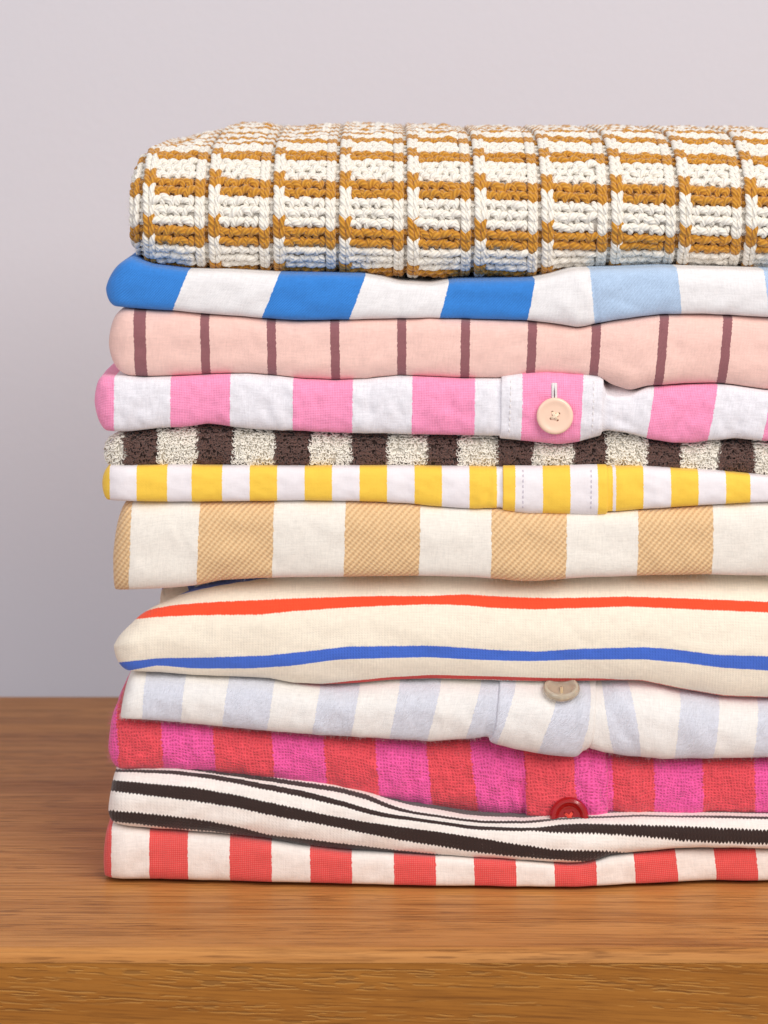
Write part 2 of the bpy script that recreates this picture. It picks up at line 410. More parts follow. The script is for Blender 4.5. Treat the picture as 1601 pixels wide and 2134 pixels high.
def cloth_mesh(c, name, mat, parent, inset=0.0):
    P = c.P - c.N * inset
    nc, m = c.nc, c.npf
    i = np.arange(nc - 1)[:, None]; j = np.arange(m)[None, :]; j2 = (j + 1) % m
    F = np.stack([i * m + j, i * m + j2, (i + 1) * m + j2, (i + 1) * m + j], -1).reshape(-1, 4)
    uv = np.stack([c.U, c.V], -1) / 1000.0
    fuv = uv.reshape(-1, 2)[F]
    # the uv seam lies at the back of the fold
    sp = np.abs(fuv[..., 1].max(1) - fuv[..., 1].min(1)) > 0.4
    fuv[sp, :, 1] = fuv[sp, :1, 1]
    return make_mesh(name, P.reshape(-1, 3), F[:, ::-1], mat, parent, fuv[:, ::-1])

def stripe_v(c, edges, vals):
    """cloth coordinate across the horizontal stripes: edges = list of polylines (photo pixels, top first)"""
    E = np.stack([curve(e, c.px, 8) for e in edges], 1); vals = np.array(vals, float)
    V = np.zeros_like(c.V)
    j0, j1 = int(c.nphi * 0.06), int(c.nphi * 0.94)
    for i in range(c.nc):
        e = np.maximum.accumulate(E[i] + np.arange(E.shape[1]) * 1e-3); py = c.PY[i]
        v = np.interp(py, e, vals)
        v = np.where(py < e[0], vals[0] - (e[0] - py) * 2.0, v); v = np.where(py > e[-1], vals[-1] + (py - e[-1]) * 1.2, v)
        a = -c.V[i]
        v[:j0] = v[j0] + (a[:j0] - a[j0]); v[j1:] = v[j1] + (a[j1:] - a[j1])
        k = c.nphi + c.ntop + 3
        v[k:] = v[j0] + (a[k:] - a[j0])
        V[i] = v
    c.V = V

def at(c, px, py):
    """front surface point and normal seen at a photo pixel"""
    f = slice(2, c.nphi - 2)
    d = (c.PXs[:, f] - px) ** 2 + (c.PY[:, f] - py) ** 2
    i, j = np.unravel_index(np.argmin(d), d.shape); j += 2
    return c.P[i, j].copy(), c.N[i, j].copy()

def band(c, name, x0, x1, mat, parent, thick=6.0, edge=7.0, j0=0.0, j1=1.0, skew=(0, 0), bow=0.0):
    """raised strip of cloth (placket, cuff) lying over the front of the fold; edges turn down into the cloth"""
    xs = np.concatenate([np.linspace(x0, x0 + edge, 7)[:-1], np.arange(x0 + edge, x1 - edge, 3.0), np.linspace(x1 - edge, x1, 7)])
    js = np.linspace(j0 * (c.nphi - 1), j1 * (c.nphi - 1), 60)
    rows = []
    ju = (js - js[0]) / (js[-1] - js[0])
    V, U, NN = [], [], []
    for x in xs:
        shift = skew[0] * (1 - ju) + skew[1] * ju
        ci = np.interp(x + shift, c.px, np.arange(c.nc)); i0 = np.clip(ci.astype(int), 0, c.nc - 2); fi = ci - i0
        jj0 = np.clip(js.astype(int), 0, c.nphi - 2); fj = js - jj0
        def smp(A):
            ex = (lambda w: w[:, None]) if A.ndim == 3 else (lambda w: w)
            return (A[i0, jj0] * ex((1 - fi) * (1 - fj)) + A[i0 + 1, jj0] * ex(fi * (1 - fj)) + A[i0, jj0 + 1] * ex((1 - fi) * fj) + A[i0 + 1, jj0 + 1] * ex(fi * fj))
        p, nrm, u, v = smp(c.P), smp(c.N), smp(c.U), smp(c.V)
        tx = min((x - x0) / edge, (x1 - x) / edge, 1.0)
        off = (cap(np.array(tx), 2.4) * (thick + 2.5) - 2.5)
        rise = off + bow * math.sin(math.pi * (x - x0) / (x1 - x0))
        V.append(p + nrm * (rise * S)); U.append(np.stack([u, v], -1))
    V = np.array(V); U = np.array(U); a, b = V.shape[:2]
    i = np.arange(a - 1)[:, None]; j = np.arange(b - 1)[None, :]
    F = np.stack([i * b + j, i * b + j + 1, (i + 1) * b + j + 1, (i + 1) * b + j], -1).reshape(-1, 4)
    o = make_mesh(name, V.reshape(-1, 3), F[:, ::-1], mat, parent, (U / 1000.0).reshape(-1, 2))
    o['_tmp'] = 0; del o['_tmp']
    return V, xs

def tubes(C, R, Nrm, ring=7, closed=False, twist=0.0):
    """C (n,m,3) centre lines, R (n,m) radii, Nrm (n,m,3) reference normals -> verts, faces, face uvs"""
    n, m, _ = C.shape
    T = np.gradient(C, axis=1); T /= np.maximum(np.linalg.norm(T, axis=-1, keepdims=True), 1e-12)
    B = np.cross(T, Nrm); B /= np.maximum(np.linalg.norm(B, axis=-1, keepdims=True), 1e-12)
    A = np.cross(B, T)
    th = np.linspace(0, 2 * math.pi, ring, endpoint=False)
    V = C[:, :, None, :] + R[:, :, None, None] * (np.cos(th)[None, None, :, None] * A[:, :, None, :] + np.sin(th)[None, None, :, None] * B[:, :, None, :])
    base = (np.arange(n) * m * ring)[:, None, None]; i = np.arange(m - 1)[None, :, None]; k = np.arange(ring)[None, None, :]; k2 = (k + 1) % ring
    F = np.stack([base + i * ring + k, base + i * ring + k2, base + (i + 1) * ring + k2, base + (i + 1) * ring + k], -1).reshape(-1, 4)
    u0 = np.broadcast_to(k / ring, (n, m - 1, ring)); u1 = np.broadcast_to((k + 1) / ring, (n, m - 1, ring))
    v0 = np.broadcast_to(i / (m - 1), (n, m - 1, ring)); v1 = np.broadcast_to((i + 1) / (m - 1), (n, m - 1, ring))
    uv = np.stack([np.stack([u0, v0], -1), np.stack([u1, v0], -1), np.stack([u1, v1], -1), np.stack([u0, v1], -1)], -2).reshape(-1, 4, 2)
    return V.reshape(-1, 3), F, uv

def regrid(c, u0, u1, v0, v1, du=4.0, dv=4.0):
    """surface sampled on a regular (u, v) cloth grid"""
    us = np.arange(u0, u1 + du, du); vs = np.arange(v0, v1 + dv, dv)
    k = c.nphi + c.ntop + 3
    order = np.concatenate([np.arange(k, c.npf), np.arange(0, c.nphi + 4)])[::-1]     # bottom ... front ... top
    G = np.zeros((c.nc, len(vs), 6))
    for i in range(c.nc):
        v = c.V[i, order]; v = np.maximum.accumulate(v + np.arange(len(v)) * 1e-6)
        for q in range(3):
            G[i, :, q] = np.interp(vs, v, c.P[i, order, q]); G[i, :, 3 + q] = np.interp(vs, v, c.N[i, order, q])
    ci = np.interp(us, c.px, np.arange(c.nc)); i0 = np.clip(ci.astype(int), 0, c.nc - 2); f = (ci - i0)[:, None, None]
    R = G[i0] * (1 - f) + G[i0 + 1] * f
    def ev(u, v):
        a = np.clip((u - u0) / du, 0, len(us) - 1.001); b = np.clip((v - v0) / dv, 0, len(vs) - 1.001)
        ia, ib = a.astype(int), b.astype(int); fa, fb = (a - ia)[..., None], (b - ib)[..., None]
        r_ = R[ia, ib] * (1 - fa) * (1 - fb) + R[ia + 1, ib] * fa * (1 - fb) + R[ia, ib + 1] * (1 - fa) * fb + R[ia + 1, ib + 1] * fa * fb
        nn = r_[..., 3:]; nn = nn / np.maximum(np.linalg.norm(nn, axis=-1, keepdims=True), 1e-9)
        return r_[..., :3], nn
    return ev

def fuzz(c, count, length, width, mat, parent, seed, upx=(150, 1640), lift=0.7, edge_bias=0.0):
    """fine loose fibres standing off the cloth"""
    r = np.random.default_rng(seed)
    ok = np.where((c.px > upx[0]) & (c.px < upx[1]))[0]
    i = r.choice(ok, count)
    ph = r.uniform(-1, 1, count); ph = np.sign(ph) * np.abs(ph) ** (1 - edge_bias)
    j = np.clip(((ph + 1) / 2 * (c.nphi - 1)).astype(int), 0, c.nphi - 1)
    p, n = c.P[i, j], c.N[i, j]
    rd = r.normal(0, 1, (count, 3)); d = n * lift + rd * 0.55; d /= np.linalg.norm(d, axis=1, keepdims=True)
    L = r.uniform(0.35, 1.0, (count, 1)) * length
    bend = r.normal(0, 0.5, (count, 3)) * L
    p = p + r.normal(0, 0.0002, (count, 3))
    p1 = p + d * L * 0.5 + bend * 0.15; p2 = p + d * L + bend * 0.5
    sd = np.cross(d, r.normal(0, 1, (count, 3))); sd /= np.linalg.norm(sd, axis=1, keepdims=True); sd *= width
    V = np.stack([p - sd, p + sd, p1 - sd * 0.8, p1 + sd * 0.8, p2 - sd * 0.3, p2 + sd * 0.3], 1).reshape(-1, 3)
    b = (np.arange(count) * 6)[:, None]
    F = np.concatenate([b + np.array([[0, 1, 3, 2]]), b + np.array([[2, 3, 5, 4]])])
    o = make_mesh('fuzz', V, F, mat, parent); o['kind'] = 'stuff'; return o

def stitch_line(name, pts, nrms, mat, parent, ln=9.0, gap=4.0, rad=1.4, lift=0.6):
    """row of small sewn stitches along a polyline on the cloth"""
    pts = np.array(pts); nrms = np.array(nrms)
    s = np.concatenate([[0], np.cumsum(np.linalg.norm(np.diff(pts, axis=0), axis=1))]) / S
    C, N = [], []; a = 3.0
    while a + ln < s[-1]:
        q = np.linspace(a, a + ln, 5)
        p = np.stack([np.interp(q, s, pts[:, k]) for k in range(3)], 1); n = np.stack([np.interp(q, s, nrms[:, k]) for k in range(3)], 1)
        h = np.array([-1.2, lift * 0.8, lift, lift * 0.8, -1.2]) * S
        C.append(p + n * h[:, None]); N.append(n); a += ln + gap
    C, N = np.array(C), np.array(N)
    V, F, uv = tubes(C, np.full(C.shape[:2], rad * S), N, 5)
    return make_mesh(name, V, F, mat, parent, uv)

# ------------------------------------------------------------------ buttons
from mathutils import Vector, Matrix
def button(parent, pos, nrm, dia, mats, holes=4, spin=0.4, style='flat', thread=True):
    R_ = dia / 2
    prof = {'flat': [(0.0, 0.08), (0.5, 0.08), (0.68, 0.09), (0.77, 0.125), (0.87, 0.135), (0.95, 0.11), (1.0, 0.04), (1.0, 0.0), (0.94, -0.08), (0.0, -0.10)],
            'dish': [(0.0, 0.02), (0.45, 0.03), (0.60, 0.10), (0.68, 0.24), (0.78, 0.30), (0.90, 0.28), (0.98, 0.18), (1.0, 0.06), (0.92, -0.08), (0.0, -0.12)]}[style]
    n = 48; bm = bmesh.new(); rings = []
    for q, (a, h) in enumerate(prof):
        if a == 0: rings.append([bm.verts.new((0, 0, h * R_))])
        else: rings.append([bm.verts.new((a * R_ * math.cos(2 * math.pi * k / n), a * R_ * math.sin(2 * math.pi * k / n), h * R_)) for k in range(n)])
    for A, B in zip(rings, rings[1:]):
        for k in range(n):
            if len(A) == 1: bm.faces.new((A[0], B[k], B[(k + 1) % n]))
            elif len(B) == 1: bm.faces.new((A[k], B[0], A[(k + 1) % n]))
            else: bm.faces.new((A[k], B[k], B[(k + 1) % n], A[(k + 1) % n]))
    bmesh.ops.recalc_face_normals(bm, faces=bm.faces)
    me = bpy.data.meshes.new('button'); bm.to_mesh(me); bm.free()
    hp = [(math.cos(spin + k * 2 * math.pi / holes) * 0.25 * R_, math.sin(spin + k * 2 * math.pi / holes) * 0.25 * R_) for k in range(holes)]
    tmp = bpy.data.objects.new('tmp', me); COL.objects.link(tmp)
    cb = bmesh.new()
    for hx, hy in hp: bmesh.ops.create_cone(cb, cap_ends=True, segments=14, radius1=0.075 * R_, radius2=0.075 * R_, depth=R_, matrix=Matrix.Translation((hx, hy, 0)))
    cm = bpy.data.meshes.new('cut'); cb.to_mesh(cm); cb.free(); co = bpy.data.objects.new('cut', cm); COL.objects.link(co)
    md = tmp.modifiers.new('b', 'BOOLEAN'); md.operation = 'DIFFERENCE'; md.object = co; md.solver = 'EXACT'
    dg = bpy.context.evaluated_depsgraph_get(); me2 = bpy.data.meshes.new_from_object(tmp.evaluated_get(dg))
    bpy.data.objects.remove(tmp); bpy.data.objects.remove(co)
    me2.name = 'button'; me2.materials.clear(); me2.materials.append(mats[0])
    for p in me2.polygons: p.use_smooth = True
    me2.set_sharp_from_angle(angle=math.radians(40))
    o = bpy.data.objects.new('button', me2); COL.objects.link(o); o.parent = parent
    nv = Vector(nrm).normalized(); zx = Vector((1, 0, 0)); xx = (zx - nv * zx.dot(nv)).normalized(); yy = nv.cross(xx)
    M = Matrix((xx, yy, nv)).transposed().to_4x4(); M.translation = Vector(pos)
    o.matrix_world = M
    if thread:
        pairs = [(0, 2), (1, 3)] if holes == 4 else [(0, 1)]
        C = []
        for a, b in pairs:
            for off in (-0.035, 0.035):
                pa, pb = np.array(hp[a] + (0,)), np.array(hp[b] + (0,))
                dv = pb - pa; sd = np.array([-dv[1], dv[0], 0]); sd = sd / np.linalg.norm(sd) * off * R_
                q = np.linspace(0, 1, 9)[:, None]; z0 = prof[0][1] * R_
                c_ = pa + dv * q + sd; c_[:, 2] = z0 + np.array([-0.1, 0.02, 0.07, 0.09, 0.1, 0.09, 0.07, 0.02, -0.1]) * R_ * (1.0 + off * 3)
                C.append(c_)
        C = np.array(C); Nn = np.zeros_like(C); Nn[..., 2] = 1
        V, F, uv = tubes(C, np.full(C.shape[:2], 0.045 * R_), Nn, 6)
        make_mesh('thread', V, F, mats[1], o, uv)
    return o

GROUP = 'folded clothes in the stack'
WHITE, CREAM = srgb(238, 235, 235), srgb(240, 232, 218)
#BODY
# ================================================================== the twelve folded garments, bottom to top
# boundary polylines in photo pixels (x, y), measured on the front of each fold
b12 = [(150,1831),(315,1832),(405,1835),(540,1839),(675,1842),(900,1845),(2100,1845)]
b11 = [(150,1712),(238,1717),(315,1727),(405,1734),(495,1741),(553,1748),(630,1760),(720,1771),(765,1772),(855,1777),(900,1780),(1009,1785),(1097,1790),(1185,1797),(1215,1796),(1250,1786),(1270,1778),(1316,1774),(1404,1765),(1469,1763),(1601,1765),(2100,1768)]
b10 = [(150,1602),(261,1603),(360,1603),(432,1608),(495,1616),(562,1622),(630,1631),(697,1642),(765,1658),(810,1671),(855,1680),(900,1686),(966,1700),(1009,1705),(1066,1708),(1097,1711),(1145,1710),(1224,1708),(1263,1705),(1338,1701),(1425,1702),(1513,1699),(1601,1701),(2100,1702)]
b9 = [(150,1492),(292,1495),(360,1502),(450,1511),(540,1520),(630,1527),(720,1533),(810,1538),(900,1544),(944,1541),(988,1538),(1018,1534),(1028,1540),(1075,1552),(1141,1564),(1203,1571),(1212,1559),(1224,1558),(1263,1568),(1316,1577),(1382,1581),(1469,1580),(1601,1577),(2100,1575)]
b8 = [(150,1396),(256,1396),(328,1400),(405,1407),(495,1410),(562,1414),(607,1424),(675,1427),(742,1425),(810,1418),(900,1415),(1031,1418),(1163,1421),(1272,1419),(1338,1419),(1425,1438),(1513,1453),(1601,1456),(2100,1450)]
b7 = [(150,1233),(238,1232),(270,1229),(328,1227),(405,1221),(459,1210),(540,1205),(630,1203),(765,1201),(900,1200),(988,1202),(1075,1210),(1119,1211),(1185,1205),(1250,1201),(1338,1199),(1469,1197),(1601,1200),(2100,1202)]
b6 = [(150,1041),(234,1042),(360,1044),(495,1043),(630,1041),(720,1042),(787,1044),(855,1048),(900,1053),(988,1059),(1044,1057),(1097,1064),(1163,1065),(1250,1067),(1338,1060),(1425,1054),(1513,1048),(1601,1043),(2100,1046)]
b5 = [(150,972),(229,968),(360,966),(495,968),(630,969),(765,968),(900,969),(988,970),(1044,972),(1075,972),(1145,973),(1228,970),(1272,970),(1338,969),(1404,973),(1491,978),(1557,984),(1601,989),(2100,985)]
b4 = [(150,896),(225,898),(270,899),(328,891),(391,888),(432,882),(472,887),(540,895),(630,897),(729,902),(810,903),(900,905),(1044,908),(1110,915),(1163,921),(1206,916),(1250,903),(1268,895),(1307,900),(1351,913),(1403,922),(1447,923),(1473,918),(1535,913),(1601,918),(2100,915)]
b3 = [(150,783),(252,781),(297,785),(360,783),(450,778),(517,777),(571,781),(630,788),(697,791),(765,788),(832,781),(900,784),(966,787),(1044,787),(1088,780),(1145,777),(1206,780),(1250,783),(1277,802),(1316,814),(1351,804),(1425,800),(1495,798),(1535,802),(1601,812),(2100,806)]
b2 = [(150,637),(238,638),(292,643),(360,646),(427,653),(540,661),(630,667),(720,665),(810,663),(900,661),(1009,664),(1097,666),(1163,674),(1206,682),(1241,675),(1294,664),(1382,654),(1469,653),(1601,660),(2100,658)]
b1 = [(150,535),(285,540),(315,551),(390,560),(576,567),(756,569),(860,576),(1000,572),(1110,577),(1145,570),(1198,558),(1272,556),(1382,552),(1601,558),(2100,556)]
def below(b, g=2.0, **over): return [(x, y + g) for x, y in b]

c2r = lambda *a: srgb(*a)
# ---- 12: red and white oxford shirt on the table
RED = srgb(226, 74, 72)
st12 = [(150,226,RED),(310,391,RED),(478,563,RED),(646,730,RED),(815,902,RED),(984,1070,RED),(1155,1241,RED),(1323,1407,RED),(1490,1573,RED),(1660,1745,RED),(1830,1915,RED)]
m12 = fabric('red_oxford', srgb(240, 230, 222), st12, weave='oxford', period=8.0, jit=0.6, basew=0.10, wamt=0.5, dark=srgb(240, 150, 140), tone=0.05, bumpd=0.00005)
t12 = thing('folded_shirt', 'red and white striped shirt at the very bottom, lying on the wooden table', 'shirt', GROUP)
c12 = cloth(12, below(b11), b12, 212, 1790, 16, 5, nt=2, nb=3, yf=[(150,0.0),(300,0.0005),(600,-0.003),(900,-0.006),(1200,-0.007),(1300,-0.005),(1470,0.0),(1513,0.0),(1557,-0.0015),(1601,-0.0005),(2000,0.006)], kT=0.6, kB=0.5, n=2.9, amp=1.2, lam=(170, 90), mid=0.5, zrest=0.0012,
            shear=[(150,0.0),(1250,-0.03),(1350,-0.1),(1601,-0.08)], creases=[(1290,1790,1310,1835,16,-3),(640,1790,655,1830,30,-1.5)], depth=0.222)
cloth_mesh(c12, 'body', m12, t12)
# the lower layer of the folded shirt that touches the table
c12b = cloth(112, [(150,1833),(2100,1833)], [(150,1845),(2100,1845)], 222, 1839, 8, 5, yf=[(150,0.0095),(900,0.004),(1200,0.003),(1470,0.0095),(2000,0.015)], kT=0.7, kB=0.7, n=2.4, amp=0.3, zrest=0.0, depth=0.22, nphi=20, ntop=6)
c12b.P[..., 2] = np.clip(c12b.P[..., 2], 0.0001, 0.0012)
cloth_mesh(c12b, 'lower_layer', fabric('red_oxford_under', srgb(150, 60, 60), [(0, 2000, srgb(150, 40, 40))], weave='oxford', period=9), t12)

# ---- 11: dark brown and cream striped jersey
BRN = srgb(52, 36, 32)
e11 = [[(150,1560),(700,1640),(765,1656),(810,1676),(855,1690),(900,1697),(960,1706),(1010,1711),(1100,1711),(1163,1704),(1338,1696),(1601,1702),(2100,1710)],   # brown4 top
       [(150,1570),(700,1650),(765,1667),(810,1685),(855,1696),(900,1702),(960,1711),(1010,1716),(1100,1716),(1163,1709),(1338,1701),(1601,1707),(2100,1715)],   # brown4 bottom
       [(150,1602),(247,1604),(360,1605),(432,1613),(495,1622),(540,1631),(630,1647),(720,1671),(765,1685),(810,1696),(855,1702),(900,1709),(988,1721),(1075,1725),(1119,1725),(1163,1719),(1206,1716),(1338,1719),(1425,1722),(1513,1726),(1601,1730),(2100,1735)],
       [(150,1606),(247,1608),(360,1613),(432,1622),(495,1633),(540,1643),(630,1661),(720,1682),(765,1696),(810,1705),(855,1710),(900,1716),(988,1729),(1075,1732),(1119,1731),(1163,1736),(1215,1737),(1272,1739),(1338,1743),(1425,1753),(1513,1757),(1601,1760),(2100,1762)],
       [(150,1622),(234,1626),(315,1634),(405,1642),(495,1658),(585,1678),(675,1698),(765,1714),(832,1723),(900,1732),(988,1745),(1075,1760),(1163,1773),(1215,1774),(1272,1775),(1340,1782),(1601,1785),(2100,1786)],
       [(150,1645),(224,1649),(315,1660),(405,1671),(495,1685),(585,1705),(675,1720),(765,1739),(832,1752),(900,1763),(1009,1780),(1097,1788),(1185,1794),(1260,1800),(1601,1808),(2100,1808)],
       [(150,1686),(223,1689),(270,1693),(360,1701),(427,1710),(495,1723),(540,1735),(562,1741),(630,1748),(720,1759),(810,1770),(900,1779),(1000,1790),(1200,1812),(2100,1830)],
       [(150,1708),(223,1711),(360,1727),(450,1734),(517,1743),(562,1750),(630,1759),(720,1770),(810,1781),(1000,1805),(1200,1825),(2100,1845)]]
v11 = [1555, 1568, 1602, 1620, 1655, 1685, 1722, 1750]
st11 = [(1400,1425,BRN),(1450,1470,BRN),(1495,1530,BRN),(1555,1568,BRN),(1602,1620,BRN),(1655,1685,BRN),(1722,1750,BRN),(1785,1815,BRN),(1850,1880,BRN)]
m11 = fabric('brown_jersey', srgb(242, 234, 226), st11, axis='v', weave='jersey', period=7.5, jit=0.8, zig=(7.5, 4.0), bumpd=0.00009, wamt=0.3, basew=0.5, tone=0.07, sheen=0.3)
t11 = thing('folded_t_shirt', 'jersey t-shirt with dark brown and cream horizontal stripes sagging to the right', 't-shirt', GROUP)
c11 = cloth(11, below(b10), b11, 222, 1690, 26, 16, nt=2, yf=[(150,0.001),(250,-0.001),(700,-0.004),(1000,-0.006),(1180,-0.0085),(1300,-0.006),(1601,-0.004)], kT=0.95, kB=0.8, n=2.3, mid=0.42, amp=1.5, lam=(190, 60), depth=0.212,
            creases=[(430,1625,900,1722,14,2.2),(960,1718,1170,1722,9,-3.5),(1180,1735,1260,1785,22,2.5)])
stripe_v(c11, e11, v11)
cloth_mesh(c11, 'body', m11, t11)

# ---- 10: red and magenta gauze shirt
CR, MG = srgb(238, 84, 94), srgb(246, 94, 166)
pk = [(150,241),(336,446),(564,676),(785,888),(987,1095),(1192,1272),(1359,1464),(1571,1680),(1790,1900)]
st10 = [(a, b, MG) for a, b in pk]
m10 = fabric('gauze', CR, st10, weave='gauze', period=6.6, jit=2.0, wamt=0.75, basew=1.0, tone=0.22, bumpd=0.00011, sheen=0.3, rough=0.95, crumple=1.8, slub=0.55, dkmul=(0.66, 0.32, 0.46, 1))
t10 = thing('folded_shirt', 'crinkled gauze shirt in wide red and magenta stripes with a red button', 'shirt', GROUP)
top10 = [(150,1478),(225,1478),(246,1464),(250,1470),(256,1492)] + [(x, y + 2) for x, y in b9 if x > 270]
cr10 = [(1085,1560,1092,1700,7,-5),(1050,1570,1062,1690,12,-4),(1030,1570,1040,1690,14,3.5),(1272,1570,1282,1690,10,-6),(1300,1590,1330,1690,14,2.5),
        (300,1500,310,1600,16,-1.5),(700,1540,720,1640,18,2),(760,1540,770,1650,12,-2),(820,1560,850,1670,16,1.5)]
c10 = cloth(10, top10, b10, 222, 1565, 26, 26, nt=2.2, yf=[(150,0.003),(700,0.003),(1000,0.0035),(1601,0.003)], kT=0.7, kB=0.75, n=2.6, amp=2.6, lam=(85, 90), creases=cr10, pucker=40, pamp=1.6, shear=[(150,-0.05),(700,-0.06),(1000,-0.12),(1190,-0.05),(1400,0.0),(2000,0)], depth=0.21, sig=5)
cloth_mesh(c10, 'body', m10, t10)
band(c10, 'placket', 1095, 1266, m10, t10, thick=9, edge=10, skew=(-2, 4), bow=3)
redm = plain_mat('red_resin', srgb(190, 14, 16), 0.12, trans=0.35, spec=0.6, coat=0.6); redt = plain_mat('red_thread', srgb(235, 70, 50), 0.8, 0.3)
p, n_ = at(c10, 1186, 1672)
button(t10, np.array([p[0], p[1] - 0.0030, Z(1697, p[1])]), (0.02, -1.0, 0.16), 82 * S, (redm, redt), spin=0.9, style='dish')
fm_pink = plain_mat('pink_fibre', srgb(238, 120, 160), 0.9, 0.5)
fuzz(c10, 5200, 0.0016, 0.000018, fm_pink, t10, 101, edge_bias=0.5)

# ---- 9: white and pale blue flannel shirt
PB = srgb(229, 230, 240)
st9 = [(297,378,PB),(466,558,PB),(652,737,PB),(820,898,PB),(984,1050,PB),(1140,1218,PB),(1262,1330,PB),(1410,1489,PB),(1571,1650,PB),(1730,1810,PB)]
m9 = fabric('flannel', srgb(243, 238, 232), st9, weave='brushed', period=6, jit=1.0, wamt=0.25, tone=0.05, bumpd=0.00022, sheen=0.55, rough=0.95)
t9 = thing('folded_shirt', 'soft white flannel shirt with faint pale blue stripes and a clear button', 'shirt', GROUP)
top9 = [(150,1404),(277,1405),(328,1407),(405,1411),(495,1413),(562,1418),(607,1427),(675,1430),(742,1428),(810,1421),(900,1418),(1031,1421),(1163,1424),(1272,1422),(1338,1422),(1425,1441),(1513,1456),(1601,1459),(2100,1453)]
cr9 = [(1022,1470,1010,1540,10,-4),(1045,1440,1035,1530,22,3),(1255,1450,1330,1570,10,-3),(1290,1445,1350,1560,12,2.4),(1240,1440,1225,1560,12,-4),(1330,1470,1345,1570,12,-2.5),(1080,1445,1160,1456,12,-2.5),
       (960,1450,940,1530,18,-1.5),(560,1440,540,1510,20,-1.2),(1420,1470,1405,1570,16,1.6)]
c9 = cloth(9, top9, b9, 249, 1488, 30, 4, nt=1.9, nb=3, yf=[(150,-0.0005),(600,-0.002),(1000,-0.003),(1140,-0.005),(1240,-0.004),(1601,-0.002)], bT=[(150,0.016),(1000,0.018),(1130,0.028),(1230,0.028),(1350,0.018),(2100,0.016)], kB=0.55, n=2.4, mid=0.40, amp=1.7, lam=(130, 90), creases=cr9, rc=40,
           shear=[(150,0.02),(300,0.05),(480,0.14),(660,0.18),(830,0.2),(1000,0.33),(1180,0.40),(1225,0.3),(1275,-0.35),(1340,-0.1),(1420,0.16),(2000,0.1)], sig=3.5, depth=0.205)
cloth_mesh(c9, 'body', m9, t9)
band(c9, 'placket', 1034, 1240, m9, t9, thick=6, edge=8, skew=(14, -14), bow=3)
clr = plain_mat('clear_resin', srgb(244, 230, 206), 0.10, trans=0.62, spec=0.6, coat=0.5); clrt = plain_mat('beige_thread', srgb(206, 178, 138), 0.8, 0.3)
p, n_ = at(c9, 1172, 1447)
button(t9, p + n_ * (11 * S + 0.0005), n_ + np.array([0.05, -0.05, 0.45]), 78 * S, (clr, clrt), spin=math.pi / 2, holes=2, style='dish')
fm_wht = plain_mat('white_fibre', srgb(245, 242, 236), 0.9, 0.6)
fuzz(c9, 5200, 0.0011, 0.000015, fm_wht, t9, 91, edge_bias=0.4)

# ---- 8: cream jersey with orange and blue stripes
OR, BL8, RD8 = srgb(250, 80, 44), srgb(70, 110, 208), srgb(214, 58, 50)
e8 = [[(150,1080),(320,1130),(338,1222),(345,1226),(405,1215),(470,1203),(600,1185),(900,1172),(2100,1170)], [(150,1095),(320,1145),(338,1240),(345,1241),(405,1228),(470,1215),(600,1195),(900,1182),(2100,1180)],
      [(150,1335),(240,1304),(274,1279),(315,1267),(360,1258),(450,1251),(562,1246),(652,1243),(765,1240),(900,1240),(966,1236),(1075,1242),(1163,1244),(1316,1241),(1447,1245),(1601,1252),(2100,1262)],
      [(150,1345),(240,1314),(265,1290),(315,1285),(405,1281),(540,1280),(607,1273),(697,1267),(787,1262),(900,1258),(966,1260),(1031,1266),(1119,1269),(1206,1266),(1316,1263),(1447,1269),(1601,1275),(2100,1286)],
      [(150,1384),(241,1380),(328,1371),(450,1368),(562,1364),(630,1357),(720,1346),(900,1344),(1031,1353),(1119,1357),(1206,1351),(1338,1347),(1404,1351),(1491,1363),(1601,1366),(2100,1372)],
      [(150,1402),(265,1397),(328,1385),(405,1392),(517,1392),(607,1387),(697,1374),(787,1371),(900,1369),(1009,1375),(1097,1377),(1206,1374),(1338,1373),(1425,1380),(1513,1391),(1601,1396),(2100,1404)],
      [(150,1440),(600,1432),(690,1424),(810,1412),(900,1407),(1031,1410),(1163,1414),(1250,1414),(1300,1417),(1338,1417),(1425,1435),(1513,1450),(1601,1453),(2100,1450)],
      [(150,1448),(600,1440),(690,1430),(810,1417),(900,1413),(1031,1415),(1163,1420),(1250,1419),(1300,1420),(1338,1422),(1425,1442),(1513,1457),(1601,1460),(2100,1458)]]
v8 = [1050, 1172, 1245, 1267, 1358, 1382, 1462, 1484]
st8 = [(800,823,BL8),(930,953,OR),(1050,1172,BL8),(1245,1267,OR),(1358,1382,BL8),(1462,1484,RD8),(1575,1598,BL8)]
m8 = fabric('cream_jersey', srgb(243, 231, 211), st8, axis='v', weave='jersey', period=6.0, jit=0.5, zig=(6.0, 1.8), bumpd=0.00007, wamt=0.2, basew=0.6, tone=0.04)
t8 = thing('folded_t_shirt', 'thick cream jersey top with one orange and one blue horizontal stripe', 't-shirt', GROUP)
top8 = below(b7, 3.0)
c8 = cloth(8, top8, b8, 233, 1350, 185, 34, nt=1.6, nb=2, rearcap=(26, 2.2, 0.019, 0.006), yf=[(150,0.001),(600,0.0),(1172,-0.002),(1601,-0.001)], bT=0.020, kB=0.38, n=2.0, mid=0.42, amp=1.5, lam=(260, 90), depth=0.21, rc=60,
           creases=[(560,1290,640,1262,18,1.8),(500,1395,760,1350,24,2.2),(1380,1360,1601,1400,20,-1.6),(620,1405,720,1420,12,2),(1120,1260,1330,1245,26,1.5)],
           rearshift=lambda px, y: 86 * sstep((y - 0.008) / 0.010) * np.exp(-np.clip(px - 233, 0, None) / 170.0))
stripe_v(c8, e8, v8)
cloth_mesh(c8, 'body', m8, t8)

